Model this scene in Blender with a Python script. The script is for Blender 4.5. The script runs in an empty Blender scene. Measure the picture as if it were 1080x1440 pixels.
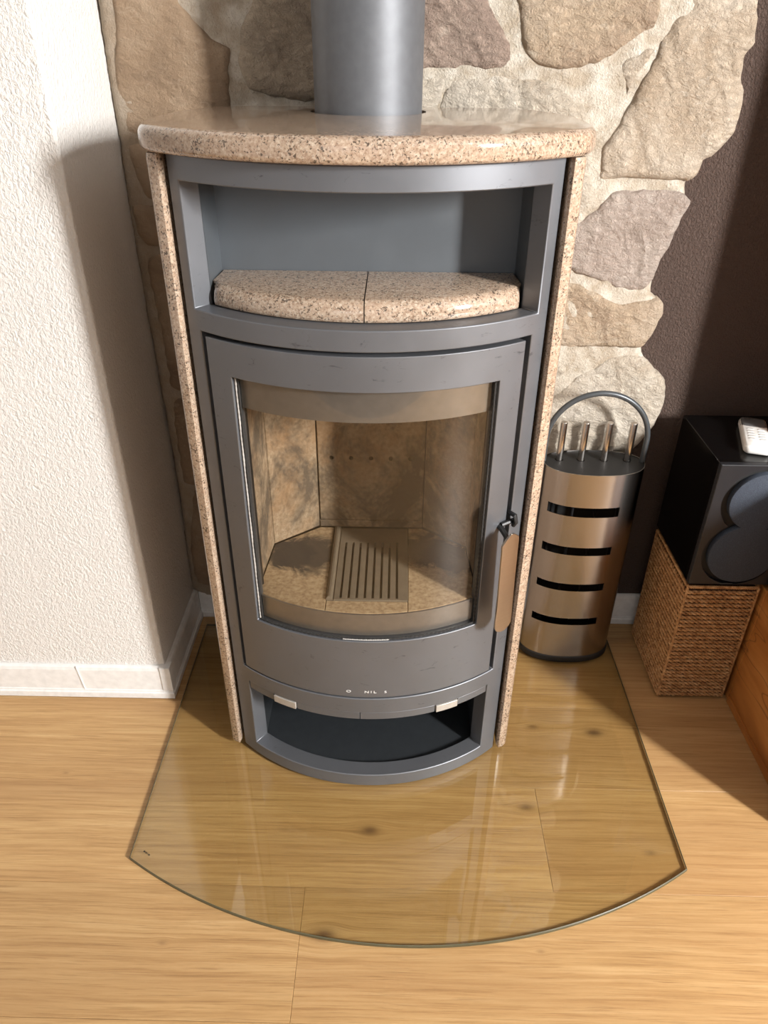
import bpy, bmesh, math, random
from mathutils import Vector, Matrix, noise
from mathutils.geometry import delaunay_2d_cdt
random.seed(7)
C = bpy.context.scene
COL = C.collection
PI = math.pi

# ---------------------------------------------------------------- camera
CAMP = (0.04277, 0.0, 1.27); YAW = 0.013434; PITCH = 0.562537; ROLL = 0.008385
fw = Vector((-math.sin(YAW)*math.cos(PITCH), math.cos(YAW)*math.cos(PITCH), -math.sin(PITCH)))
rt = Vector((math.cos(YAW), math.sin(YAW), 0)); up = rt.cross(fw)
r2 = rt*math.cos(ROLL) + up*math.sin(ROLL); u2 = -rt*math.sin(ROLL) + up*math.cos(ROLL)
cd = bpy.data.cameras.new('camera'); cam = bpy.data.objects.new('camera', cd); COL.objects.link(cam)
m3 = Matrix((r2, u2, -fw)).transposed()
cam.matrix_world = Matrix.Translation(CAMP) @ m3.to_4x4()
cd.sensor_fit = 'HORIZONTAL'; cd.sensor_width = 36; cd.lens = 1041.2*36/1080; cd.clip_start = 0.02
C.camera = cam

# ---------------------------------------------------------------- light
w = bpy.data.worlds.new('world'); C.world = w; w.use_nodes = True
w.node_tree.nodes['Background'].inputs[0].default_value = (0.75, 0.85, 1.0, 1)
w.node_tree.nodes['Background'].inputs[1].default_value = 0.3
def area(name, loc, target, sx, sy, power, col):
    l = bpy.data.lights.new(name, 'AREA'); l.shape = 'RECTANGLE'; l.size = sx; l.size_y = sy; l.energy = power; l.color = col
    o = bpy.data.objects.new(name, l); COL.objects.link(o); o.location = loc
    o.rotation_euler = (Vector(target)-Vector(loc)).to_track_quat('-Z', 'Y').to_euler()
    return o
area('daylight_patio_window', (2.56, -1.0, 1.78), (0.0, 1.1, 1.0), 0.24, 0.80, 600, (1.0, 0.985, 0.965))
area('daylight_side_window', (2.58, 0.1, 1.5), (0.0, 0.3, 1.2), 0.7, 1.3, 12, (0.80, 0.90, 1.0))
area('rear_fill_lamp', (-0.3, -2.55, 1.7), (0.0, 1.0, 0.7), 1.8, 1.4, 13, (0.86, 0.93, 1.0))  # soft fill lamp added behind the camera to brighten the front faces
C.view_settings.view_transform = 'Standard'; C.view_settings.look = 'None'
C.view_settings.gamma = 1; C.view_settings.use_curve_mapping = False
C.view_settings.exposure = -0.85

# ---------------------------------------------------------------- material helper
class NT:
    def __init__(s, name):
        s.m = bpy.data.materials.new(name); s.m.use_nodes = True; s.t = s.m.node_tree
        s.p = s.t.nodes['Principled BSDF']; s.out = s.t.nodes['Material Output']
    def n(s, typ, ins=None, **props):
        nd = s.t.nodes.new('ShaderNode'+typ)
        for k, v in props.items(): setattr(nd, k, v)
        for k, v in (ins or {}).items(): s.set(nd.inputs[k], v)
        return nd
    def set(s, sock, v):
        if hasattr(v, 'is_linked') or v.__class__.__name__.startswith('NodeSocket'): s.t.links.new(v, sock)
        elif hasattr(v, 'outputs'): s.t.links.new(v.outputs[0], sock)
        else:
            if sock.type == 'RGBA' and len(v) == 3: v = (*v, 1)
            sock.default_value = v
    def pos(s): return s.n('NewGeometry').outputs['Position']
    def obj(s): return s.n('TexCoord').outputs['Object']
    def mapv(s, v, scale=(1,1,1), rot=(0,0,0), loc=(0,0,0)):
        return s.n('Mapping', {'Vector': v, 'Scale': scale, 'Rotation': rot, 'Location': loc}).outputs[0]
    def noise(s, v, scale, detail=4, rough=.55, dist=0, col=False):
        nd = s.n('TexNoise', {'Vector': v, 'Scale': scale, 'Detail': detail, 'Roughness': rough, 'Distortion': dist})
        return nd.outputs['Color' if col else 'Fac']
    def vor(s, v, scale, out='Distance', feature='F1', rnd=1):
        nd = s.n('TexVoronoi', {'Vector': v, 'Scale': scale, 'Randomness': rnd}, feature=feature)
        return nd.outputs[out]
    def ramp(s, f, stops, interp='LINEAR'):
        nd = s.n('ValToRGB', {'Fac': f}); cr = nd.color_ramp; cr.interpolation = interp
        while len(cr.elements) < len(stops): cr.elements.new(0.5)
        for e, (p, c) in zip(cr.elements, stops):
            e.position = p; e.color = (*c, 1) if not isinstance(c, (int, float)) else (c, c, c, 1)
        return nd.outputs['Color']
    def math(s, op, a, b=None, c=None, clamp=False):
        nd = s.n('Math', operation=op, use_clamp=clamp); s.set(nd.inputs[0], a)
        if b is not None: s.set(nd.inputs[1], b)
        if c is not None: s.set(nd.inputs[2], c)
        return nd.outputs[0]
    def mix(s, f, a, b, mode='MIX'):
        nd = s.n('Mix', data_type='RGBA', blend_type=mode); s.set(nd.inputs[0], f); s.set(nd.inputs[6], a); s.set(nd.inputs[7], b)
        return nd.outputs[2]
    def bump(s, h, strength=.5, dist=.002, normal=None):
        ins = {'Height': h, 'Strength': strength, 'Distance': dist}
        if normal is not None: ins['Normal'] = normal
        return s.n('Bump', ins).outputs[0]
    def fin(s, color=None, rough=None, metal=None, normal=None, **kw):
        for k, v in (('Base Color', color), ('Roughness', rough), ('Metallic', metal), ('Normal', normal)):
            if v is not None: s.set(s.p.inputs[k], v)
        for k, v in kw.items(): s.set(s.p.inputs[k.replace('_', ' ')], v)
        return s.m

def plain(name, col, rough=.5, metal=0, **kw):
    n = NT(name); v = n.obj(); f = n.noise(v, 60, 3)
    a = tuple(min(1, c*1.06) for c in col); b = tuple(c*.92 for c in col)
    return n.fin(n.ramp(f, [(.3, b), (.7, a)]), rough, metal, **kw)

def mat_granite(name, light):
    n = NT(name); v = n.pos()
    big = n.noise(v, 14, 3)
    a = n.noise(v, 230, 5, .7); grains = n.vor(v, 380, 'Color')
    base = n.ramp(a, [(.32, (.22, .14, .09)), (.43, (.40, .275, .19)), (.54, (.54, .41, .29)), (.66, (.68, .58, .45))])
    base = n.mix(.4, base, n.ramp(n.n('SeparateColor', {0: grains}).outputs[0], [(.0, (.26, .16, .11)), (.5, (.52, .38, .28)), (1, (.74, .63, .52))]))
    base = n.mix(n.math('MULTIPLY', n.ramp(big, [(.4, 0.0), (.6, 1.0)]), .25), base, (.62, .44, .31))
    d = n.noise(n.mapv(v, loc=(3, 1, 2)), 330, 4, .65); s2 = n.noise(n.mapv(v, loc=(7, 5, 1)), 90, 2)
    spots = n.math('ADD', d, n.math('MULTIPLY', s2, .35))
    dark = n.ramp(spots, [(.355, 1.0), (.40, 0.0)]) if False else n.ramp(spots, [(.745, 0.0), (.785, 1.0)])
    col = n.mix(n.math('MULTIPLY', dark, .8), base, (.035, .025, .02))
    if light != 1: col = n.mix(1.0, col, (light, light, light), 'MULTIPLY')
    return n.fin(col, .10, 0, Coat_Weight=.35, Coat_Roughness=.04)

def mat_paint(name, col=(.175, .182, .197), marks=True):
    n = NT(name); v = n.pos()
    f = n.noise(v, 9, 4, .6); g = n.noise(v, 900, 2)
    c = n.mix(f, tuple(x*.90 for x in col), tuple(x*1.10 for x in col))
    if marks:
        s = n.noise(n.mapv(v, (22, 22, 45), (0, .35, 0)), 1.6, 5, .7, 1.2)
        m = n.math('MULTIPLY', n.ramp(s, [(.63, 0.0), (.72, 1.0)]), .55)
        c = n.mix(m, c, (.035, .036, .04))
    rr = n.ramp(f, [(.3, .40), (.7, .50)])
    return n.fin(c, rr, .62, n.bump(g, .12, .0004))

def mat_plaster(name, col, scale=170, strength=.55, dist=.0028, rough=.9):
    n = NT(name); v = n.pos()
    a = n.noise(n.mapv(v, (1, 1, .7)), scale, 3, .6, .8); b = n.vor(v, scale*.9, 'Distance', 'SMOOTH_F1')
    h = n.math('ADD', n.ramp(a, [(.35, 0.0), (.62, 1.0)]), n.math('MULTIPLY', b, .6))
    c = n.mix(n.noise(v, 5, 3), col, tuple(x*.93 for x in col))
    return n.fin(c, rough, 0, n.bump(h, strength, dist))

def mat_stone(name, cols, relief=1.0):
    n = NT(name); v = n.pos()
    big = n.noise(v, 7, 5, .6, .8); med = n.noise(n.mapv(v, (1, 1, 1.5), (.2, .5, .1)), 34, 7, .65, 1.4)
    c = n.ramp(big, [(.32, cols[0]), (.5, cols[1]), (.68, cols[2])])
    c = n.mix(n.ramp(med, [(.55, 0.0), (.75, .55)]), c, cols[3])
    c = n.mix(n.ramp(med, [(.25, .5), (.38, 0.0)]), c, tuple(x*.5 for x in cols[0]))
    fine = n.noise(v, 260, 4, .6)
    rot = n.mapv(v, (1, 1, 1.6), (.2, .7, .1))
    rg = n.n('TexNoise', {'Vector': rot, 'Scale': 16, 'Detail': 8, 'Roughness': .62, 'Distortion': 1.6}, noise_type='RIDGED_MULTIFRACTAL').outputs['Fac']
    fb = n.n('TexNoise', {'Vector': rot, 'Scale': 70, 'Detail': 6, 'Roughness': .7, 'Distortion': .6}).outputs['Fac']
    h = n.math('ADD', n.math('MULTIPLY', rg, .35), n.math('ADD', n.math('MULTIPLY', fb, .55), n.math('MULTIPLY', fine, .20)))
    return n.fin(c, .82, 0, n.bump(h, .95*relief, .021))

def mat_mortar(name):
    n = NT(name); v = n.pos()
    a = n.noise(v, 300, 4, .7); b = n.noise(v, 30, 4, .6); holes = n.vor(v, 150, 'Distance')
    c = n.mix(n.ramp(b, [(.35, 0.0), (.65, 1.0)]), (.42, .35, .265), (.63, .585, .505))
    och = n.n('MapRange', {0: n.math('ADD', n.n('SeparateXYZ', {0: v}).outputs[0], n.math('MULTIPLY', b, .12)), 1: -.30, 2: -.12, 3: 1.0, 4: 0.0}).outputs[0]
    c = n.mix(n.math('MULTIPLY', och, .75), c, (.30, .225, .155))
    c = n.mix(n.ramp(holes, [(.10, .8), (.17, 0.0)]), c, (.33, .27, .20))
    h = n.math('ADD', n.math('MULTIPLY', b, 2.0), n.math('MULTIPLY', a, .9))
    return n.fin(c, .92, 0, n.bump(h, .85, .005))

KNOTS = [(.009, .872, 1.0), (.316, .930, .9), (-.062, .674, 1.1), (.491, 1.122, 1.1), (.534, .837, .6), (.36, 1.135, .7), (-.33, .655, .4), (-.62, .99, .4), (.30, .655, .4)]
def mat_oak(name):
    n = NT(name); v = n.pos()
    sx = n.n('SeparateXYZ', {0: v}); x, y = sx.outputs[0], sx.outputs[1]
    rnd = n.n('ObjectInfo').outputs['Random']
    # knots bend the grain around them
    bend = 0.0; core = 0.0
    for kx, ky, s in KNOTS:
        dx = n.math('MULTIPLY', n.math('SUBTRACT', x, kx), .55); dy = n.math('SUBTRACT', y, ky)
        d2 = n.math('ADD', n.math('MULTIPLY', dx, dx), n.math('MULTIPLY', dy, dy))
        g = n.math('POWER', 2.718, n.math('MULTIPLY', d2, -1/(2*(.015*s)**2)))
        g2 = n.math('POWER', 2.718, n.math('MULTIPLY', d2, -1/(2*(.0068*s)**2)))
        bend = n.math('ADD', bend, n.math('MULTIPLY', g, n.math('MULTIPLY', dy, .9)))
        core = n.math('ADD', core, n.math('MULTIPLY', g2, min(1.0, .9*s)))
    yy = n.math('SUBTRACT', y, bend)
    vv = n.n('CombineXYZ', {0: x, 1: yy, 2: n.math('MULTIPLY', rnd, 9.0)}).outputs[0]
    warp = n.noise(n.mapv(vv, (2.0, 6, 1)), 1, 3, .5)
    v2 = n.n('CombineXYZ', {0: x, 1: n.math('ADD', yy, n.math('MULTIPLY', warp, .022)), 2: n.math('MULTIPLY', rnd, 9.0)}).outputs[0]
    fine = n.noise(n.mapv(v2, (9, 420, 1)), 1, 5, .7)
    med = n.noise(n.mapv(v2, (3.4, 120, 1)), 1, 7, .74, .1)
    broad = n.noise(n.mapv(v2, (1.1, 9, 1)), 1, 3, .5)
    c = n.ramp(med, [(.30, (.33, .185, .075)), (.45, (.455, .270, .112)), (.56, (.52, .325, .143)), (.72, (.59, .388, .186))])
    c = n.mix(n.ramp(broad, [(.35, .45), (.6, 0.0)]), c, (.36, .20, .085))
    c = n.mix(n.ramp(fine, [(.30, .65), (.47, 0.0)]), c, (.25, .135, .052))
    c = n.mix(n.math('MULTIPLY', core, .85, clamp=True), c, (.12, .06, .03))
    tint = n.ramp(rnd, [(0, .92), (1, 1.04)])
    c = n.mix(1.0, c, tint, 'MULTIPLY')
    return n.fin(c, n.ramp(fine, [(.3, .50), (.7, .40)]), 0, n.bump(n.math('ADD', fine, n.math('MULTIPLY', med, .5)), .22, .0006), Specular_IOR_Level=.4)

def mat_pine(name):
    n = NT(name); v = n.pos()
    w_ = n.noise(v, 2.5, 3); vv = n.mix(.06, v, n.noise(v, 3, 2, col=True))
    g = n.noise(n.mapv(vv, (30, 3.5, 18), (.9, 0, 0)), 1, 4, .55, .5)
    c = n.ramp(g, [(.3, (.30, .105, .022)), (.5, (.47, .19, .045)), (.7, (.58, .27, .08))])
    cr = n.noise(n.mapv(vv, (12, 1.2, 9), (.9, 0, 0)), 1, 2, .5, .8)
    ln = n.math('ABSOLUTE', n.math('SUBTRACT', cr, .56))
    c = n.mix(n.ramp(ln, [(.002, .7), (.006, 0.0)]), c, (.14, .05, .015))
    return n.fin(c, .35, 0, n.bump(g, .15, .001))

def mat_steel(name, col=(.62, .58, .54), rough=.26, scale=(6, 6, 500), rot=0.0):
    n = NT(name); v = n.obj()
    g = n.noise(n.mapv(v, scale), 1, 3, .6)
    c = n.mix(g, tuple(x*.88 for x in col), col)
    tg = n.n('Tangent', direction_type='RADIAL', axis='Z').outputs[0]
    return n.fin(c, rough, 1.0, None, Anisotropic=.8, Anisotropic_Rotation=rot, Tangent=tg)

def mat_vermiculite(name):
    n = NT(name); v = n.pos()
    a = n.noise(v, 120, 5, .65); b = n.noise(v, 12, 5, .65, .6); s = n.noise(n.mapv(v, (1, 1, .7), loc=(2, 4, 1)), 9, 5, .7, .5)
    c = n.ramp(a, [(.3, (.22, .16, .10)), (.5, (.35, .265, .18)), (.7, (.47, .38, .27))])
    c = n.mix(n.ramp(b, [(.42, 0.0), (.68, .65)]), c, (.30, .17, .08))
    c = n.mix(n.ramp(s, [(.46, 0.0), (.60, .85)]), c, (.085, .07, .055))
    return n.fin(c, .9, 0, n.bump(a, .5, .0015))

def mat_hearth_floor(name):
    # soot lies in two dark patches at the back corners of the fire bed
    n = NT(name); v = n.pos()
    a = n.noise(v, 120, 5, .65); s = n.noise(v, 30, 5, .7, .8)
    c = n.ramp(a, [(.3, (.27, .18, .10)), (.5, (.41, .295, .175)), (.7, (.54, .42, .26))])
    tot = 0.0
    for kx, ky, r in ((-.118, 1.165, .075), (.110, 1.18, .07), (-.16, 1.16, .055), (.155, 1.15, .055)):
        d = n.n('VectorMath', {0: v, 1: (kx, ky, .442)}, operation='DISTANCE').outputs['Value']
        tot = n.math('ADD', tot, n.ramp(n.math('DIVIDE', n.math('ADD', d, n.math('MULTIPLY', n.math('SUBTRACT', s, .5), .09)), r), [(.60, 1.0), (1.0, 0.0)]))
    c = n.mix(n.math('MULTIPLY', tot, .95, clamp=True), c, (.05, .043, .037))
    return n.fin(c, .9, 0, n.bump(a, .5, .0015))

def mat_glass(name, tint, ior=1.5, gl=1.0):
    n = NT(name); n.t.nodes.remove(n.p)
    tr = n.n('BsdfTransparent', {'Color': tint}); g = n.n('BsdfGlossy', {'Color': (1, 1, 1), 'Roughness': .015})
    bf = n.n('NewGeometry').outputs['Backfacing']
    fr = n.n('Fresnel', {'IOR': n.math('ADD', ior, n.math('MULTIPLY', bf, 1/ior-ior))}).outputs[0]  # both faces of the sheet reflect alike
    mx = n.n('MixShader', {0: n.math('MULTIPLY', fr, gl, clamp=True), 1: tr, 2: g}); n.t.links.new(mx.outputs[0], n.out.inputs[0])
    return n.m

def mat_wicker(name):
    n = NT(name); v = n.pos()
    a = n.noise(v, 90, 3); f = n.noise(n.mapv(v, (60, 60, 900)), 1, 3)
    c = n.ramp(a, [(.3, (.26, .115, .037)), (.5, (.48, .25, .095)), (.7, (.62, .38, .18))])
    c = n.mix(n.ramp(f, [(.35, .4), (.55, 0.0)]), c, (.12, .05, .02))
    return n.fin(c, .6)

M = {}
def mats():
    M['granite'] = mat_granite('speckled_granite', .80)
    M['paint'] = mat_paint('grey_stove_paint'); M['paint_in'] = mat_paint('grey_niche_paint', (.15, .165, .18), False)
    M['pipe'] = plain('grey_flue_paint', (.135, .14, .15), .52, .45)
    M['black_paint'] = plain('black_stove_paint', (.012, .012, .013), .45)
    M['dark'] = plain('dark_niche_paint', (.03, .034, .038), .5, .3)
    M['white_wall'] = mat_plaster('white_rough_plaster', (.80, .775, .74))
    M['fine_wall'] = mat_plaster('white_plaster_return', (.78, .75, .71), 230, .4, .0018)
    M['brown_wall'] = mat_plaster('brown_rough_plaster', (.078, .050, .039), 230, .9, .003)
    M['room_wall'] = plain('matt_white_wall_paint', (.46, .455, .45), .9)
    M['white_trim'] = plain('white_skirting_plastic', (.80, .79, .77), .35)
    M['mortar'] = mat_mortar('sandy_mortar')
    M['st_purple'] = mat_stone('purple_brown_stone', [(0.234, 0.168, 0.133), (0.310, 0.228, 0.181), (0.397, 0.303, 0.241), (0.556, 0.470, 0.384)])
    M['st_tan'] = mat_stone('tan_stone', [(0.374, 0.276, 0.195), (0.469, 0.360, 0.251), (0.521, 0.420, 0.319), (0.674, 0.596, 0.479)])
    M['st_paletan'] = mat_stone('pale_tan_stone', [(0.414, 0.320, 0.226), (0.523, 0.429, 0.328), (0.577, 0.499, 0.405), (0.719, 0.657, 0.563)])
    M['st_pale'] = mat_stone('pale_stone', [(0.447, 0.369, 0.283), (0.558, 0.488, 0.394), (0.620, 0.558, 0.472), (0.764, 0.717, 0.639)])
    M['st_greyp'] = mat_stone('grey_pink_stone', [(0.342, 0.272, 0.225), (0.431, 0.353, 0.302), (0.482, 0.411, 0.357), (0.622, 0.559, 0.489)])
    M['st_grey'] = mat_stone('grey_brown_stone', [(.30, .24, .185), (.41, .33, .245), (.49, .40, .30), (.60, .52, .42)])
    M['st_brown'] = mat_stone('ochre_brown_stone', [(.20, .135, .085), (.275, .19, .12), (.33, .24, .16), (.41, .32, .23)], .6)
    M['oak'] = mat_oak('oak_laminate'); M['joint'] = plain('floor_joint', (.06, .035, .02), .8)
    M['pine'] = mat_pine('orange_pine')
    M['steel_v'] = mat_steel('brushed_steel', (.43, .40, .375), .24, rot=.25)
    M['steel_rod'] = mat_steel('polished_steel', (.62, .58, .54), .22)
    M['steel_h'] = mat_steel('brushed_handle_steel', (.56, .50, .44), .30)
    M['steel_b'] = plain('tinted_steel_band', (.25, .245, .24), .3, .6); M['tab'] = plain('brushed_aluminium', (.50, .47, .43), .4, .4)
    M['verm'] = mat_vermiculite('fire_brick'); M['hfloor'] = mat_hearth_floor('sooty_fire_brick')
    M['cast'] = plain('ash_dusted_cast_iron', (.20, .165, .12), .75, .2)
    M['glass'] = mat_glass('stove_window_glass', (.93, .915, .89), 1.5, .8)
    M['plate'] = mat_glass('hearth_glass', (.925, .925, .875), 1.5, 1.0)
    M['plate_edge'] = plain('green_glass_edge', (.085, .08, .045), .35)
    M['rope'] = plain('gasket_rope', (.45, .43, .40), .8); M['char'] = plain('charred_gasket', (.02, .018, .016), .8)
    M['letter'] = plain('pale_print', (.75, .74, .72), .6)
    M['veneer'] = plain('black_veneer', (.004, .0035, .0035), .18, Specular_IOR_Level=.25); M['spk_front'] = plain('charcoal_baffle', (.014, .015, .018), .4)
    n = NT('blue_grey_grille_cloth'); v = n.obj(); wv = n.vor(v, 700, 'Distance')
    M['cloth'] = n.fin(n.mix(wv, (.020, .026, .040), (.050, .062, .085)), .85, 0, n.bump(wv, .5, .0006))
    M['rubber'] = plain('black_rubber', (.008, .008, .008), .6)
    M['handle_grey'] = plain('dark_grey_tube', (.07, .078, .085), .35, .3)
    M['remote'] = plain('white_remote_plastic', (.80, .79, .76), .35); M['remote_dark'] = plain('smoked_display', (.10, .10, .10), .2)
    M['button'] = plain('pale_grey_button', (.55, .55, .54), .5)
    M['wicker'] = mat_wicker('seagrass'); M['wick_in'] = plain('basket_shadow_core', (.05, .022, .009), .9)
mats()

# ---------------------------------------------------------------- mesh helpers
def link(name, me, mat, parent=None, smooth=None, bev=None, loc=None):
    me.materials.append(mat if not isinstance(mat, str) else M[mat])
    o = bpy.data.objects.new(name, me); COL.objects.link(o)
    if smooth is not None:
        for p in me.polygons: p.use_smooth = True
        me.set_sharp_from_angle(angle=math.radians(smooth))
    if bev:
        b = o.modifiers.new('bevel', 'BEVEL'); b.width = bev; b.segments = 2; b.limit_method = 'ANGLE'; b.angle_limit = math.radians(40)
    if parent is not None: o.parent = parent
    if loc: o.location = loc
    return o
def from_py(name, vs, fs, mat, parent=None, **kw):
    me = bpy.data.meshes.new(name); me.from_pydata([tuple(v) for v in vs], [], fs); me.validate()
    bm = bmesh.new(); bm.from_mesh(me); bmesh.ops.recalc_face_normals(bm, faces=bm.faces); bm.to_mesh(me); bm.free()
    return link(name, me, mat, parent, **kw)
def from_bm(name, bm, mat, parent=None, **kw):
    bmesh.ops.recalc_face_normals(bm, faces=bm.faces)
    me = bpy.data.meshes.new(name); bm.to_mesh(me); bm.free(); return link(name, me, mat, parent, **kw)
def bm_box(bm, x0, x1, y0, y1, z0, z1):
    r = bmesh.ops.create_cube(bm, size=1)['verts']
    for v in r: v.co = Vector(((x0+x1)/2+v.co.x*(x1-x0), (y0+y1)/2+v.co.y*(y1-y0), (z0+z1)/2+v.co.z*(z1-z0)))
def box(name, b, mat, parent=None, bev=.0015, **kw):
    bm = bmesh.new(); bm_box(bm, *b); return from_bm(name, bm, mat, parent, bev=bev, **kw)
def thing(name, label, cat, loc=(0, 0, 0), group=None):
    o = bpy.data.objects.new(name, None); COL.objects.link(o); o.location = loc; o.empty_display_size = .05
    return tag(o, label, cat, group)
def tag(o, label, cat, group=None):
    o['label'] = label; o['category'] = cat
    if group: o['group'] = group
    return o
def struct(o): o['kind'] = 'structure'; return o
def shell(name, outer, inner, zs, filled, mat, parent=None, closed=False, **kw):
    """plate between two plan curves (same point count), z levels zs, cells (i,j) kept where filled"""
    n = len(outer); m = len(zs); V = {}; vs = []; fs = []
    def vid(i, j, l):
        i = i % n if closed else i
        if (i, j, l) not in V:
            p = (outer, inner)[l][i]; V[(i, j, l)] = len(vs); vs.append((p[0], p[1], zs[j]))
        return V[(i, j, l)]
    ni = n if closed else n-1
    F = [[bool(filled(i, j)) for j in range(m-1)] for i in range(ni)]
    def f(i, j):
        if j < 0 or j >= m-1: return False
        if closed: return F[i % n][j]
        return 0 <= i < ni and F[i][j]
    for i in range(ni):
        for j in range(m-1):
            if not F[i][j]: continue
            fs.append([vid(i, j, 0), vid(i+1, j, 0), vid(i+1, j+1, 0), vid(i, j+1, 0)])
            fs.append([vid(i, j, 1), vid(i, j+1, 1), vid(i+1, j+1, 1), vid(i+1, j, 1)])
            if not f(i-1, j): fs.append([vid(i, j, 0), vid(i, j+1, 0), vid(i, j+1, 1), vid(i, j, 1)])
            if not f(i+1, j): fs.append([vid(i+1, j, 0), vid(i+1, j, 1), vid(i+1, j+1, 1), vid(i+1, j+1, 0)])
            if not f(i, j-1): fs.append([vid(i, j, 0), vid(i, j, 1), vid(i+1, j, 1), vid(i+1, j, 0)])
            if not f(i, j+1): fs.append([vid(i, j+1, 0), vid(i+1, j+1, 0), vid(i+1, j+1, 1), vid(i, j+1, 1)])
    return from_py(name, vs, fs, mat, parent, smooth=kw.pop('smooth', 35), **kw)
YC = 1.356; RF = .389
def arc(r, ths): return [(r*math.sin(math.radians(t)), YC-r*math.cos(math.radians(t))) for t in ths]
def thlist(brk, step=2.0):
    brk = sorted(brk); out = [brk[0]]
    for a, b in zip(brk, brk[1:]):
        k = max(1, round((b-a)/step)); out += [a+(b-a)*q/k for q in range(1, k+1)]
    return out
def cyl_plate(name, brk, zs, keep, r0, r1, mat, parent=None, **kw):
    ths = thlist(brk); mid = [(a+b)/2 for a, b in zip(ths, ths[1:])]; zm = [(a+b)/2 for a, b in zip(zs, zs[1:])]
    return shell(name, arc(r1, ths), arc(r0, ths), zs, lambda i, j: keep(mid[i], zm[j]), mat, parent, **kw)
def loft(name, outline, prof, mat, parent=None, holes=(), smooth=40, nfun=None, **kw):
    """outline = closed CCW plan; prof = list of (inset, z) bottom to top; caps filled, with holes"""
    n = len(outline); P = [Vector(p) for p in outline]; N = []
    for i in range(n):
        a = (P[i]-P[i-1]); b = (P[(i+1) % n]-P[i]); a.normalize(); b.normalize()
        na = Vector((a.y, -a.x)); nb = Vector((b.y, -b.x)); s = na+nb; s.normalize(); N.append(s/max(.5, s.dot(na)))
    if nfun: N = [Vector(nfun(p)) for p in P]
    bm = bmesh.new(); rings = []
    for ins, z in prof: rings.append([bm.verts.new((*(P[i]-N[i]*ins), z)) for i in range(n)])
    for a, b in zip(rings, rings[1:]):
        for i in range(n): bm.faces.new([a[i], a[(i+1) % n], b[(i+1) % n], b[i]])
    hv = []
    for h in holes:
        lo = [bm.verts.new((x, y, prof[0][1])) for x, y in h]; hi = [bm.verts.new((x, y, prof[-1][1])) for x, y in h]
        k = len(h)
        for i in range(k): bm.faces.new([lo[i], hi[i], hi[(i+1) % k], lo[(i+1) % k]])
        hv.append((lo, hi))
    for ring, q in ((rings[0], 0), (rings[-1], 1)):
        if not holes:
            bm.faces.new(ring if q else ring[::-1]); continue
        ed = [bm.edges.get([ring[i], ring[(i+1) % n]]) for i in range(n)]
        for pr in hv:
            h = pr[q]; ed += [bm.edges.get([h[i], h[(i+1) % len(h)]]) for i in range(len(h))]
        bmesh.ops.triangle_fill(bm, use_beauty=True, edges=ed)
    return from_bm(name, bm, mat, parent, smooth=smooth, **kw)
def circle(cx, cy, r, k=40, a0=0): return [(cx+r*math.cos(a0+2*PI*i/k), cy+r*math.sin(a0+2*PI*i/k)) for i in range(k)]
def bull(r, z0, z1, rb=None, k=6):
    rb = rb or r*.6; out = []
    for q in range(k+1): t = q/k*PI/2; out.append((rb*(1-math.sin(t)), z0+rb*(1-math.cos(t))))
    for q in range(k+1): t = q/k*PI/2; out.append((r*(1-math.cos(t)), z1-r*(1-math.sin(t))))
    return out
def bm_tube(bm, pts, r, seg=10, cap=True, closed=False):
    pts = [Vector(p) for p in pts]; n = len(pts); rings = []
    prev = None
    for i, p in enumerate(pts):
        a = pts[i-1] if (i > 0 or closed) else p; b = pts[(i+1) % n] if (i < n-1 or closed) else p
        t = (b-a).normalized()
        if prev is None: u = t.orthogonal().normalized()
        else: u = (prev - t*prev.dot(t)).normalized()
        prev = u; v = t.cross(u); rr = r[i] if isinstance(r, (list, tuple)) else r
        rings.append([bm.verts.new(p+u*rr*math.cos(2*PI*k/seg)+v*rr*math.sin(2*PI*k/seg)) for k in range(seg)])
    for i in range(n if closed else n-1):
        a, b = rings[i], rings[(i+1) % n]
        for k in range(seg): bm.faces.new([a[k], a[(k+1) % seg], b[(k+1) % seg], b[k]])
    if cap and not closed: bm.faces.new(rings[0][::-1]); bm.faces.new(rings[-1])
def tube(name, pts, r, mat, parent=None, seg=12, **kw):
    bm = bmesh.new(); bm_tube(bm, pts, r, seg); return from_bm(name, bm, mat, parent, smooth=50, **kw)

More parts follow.
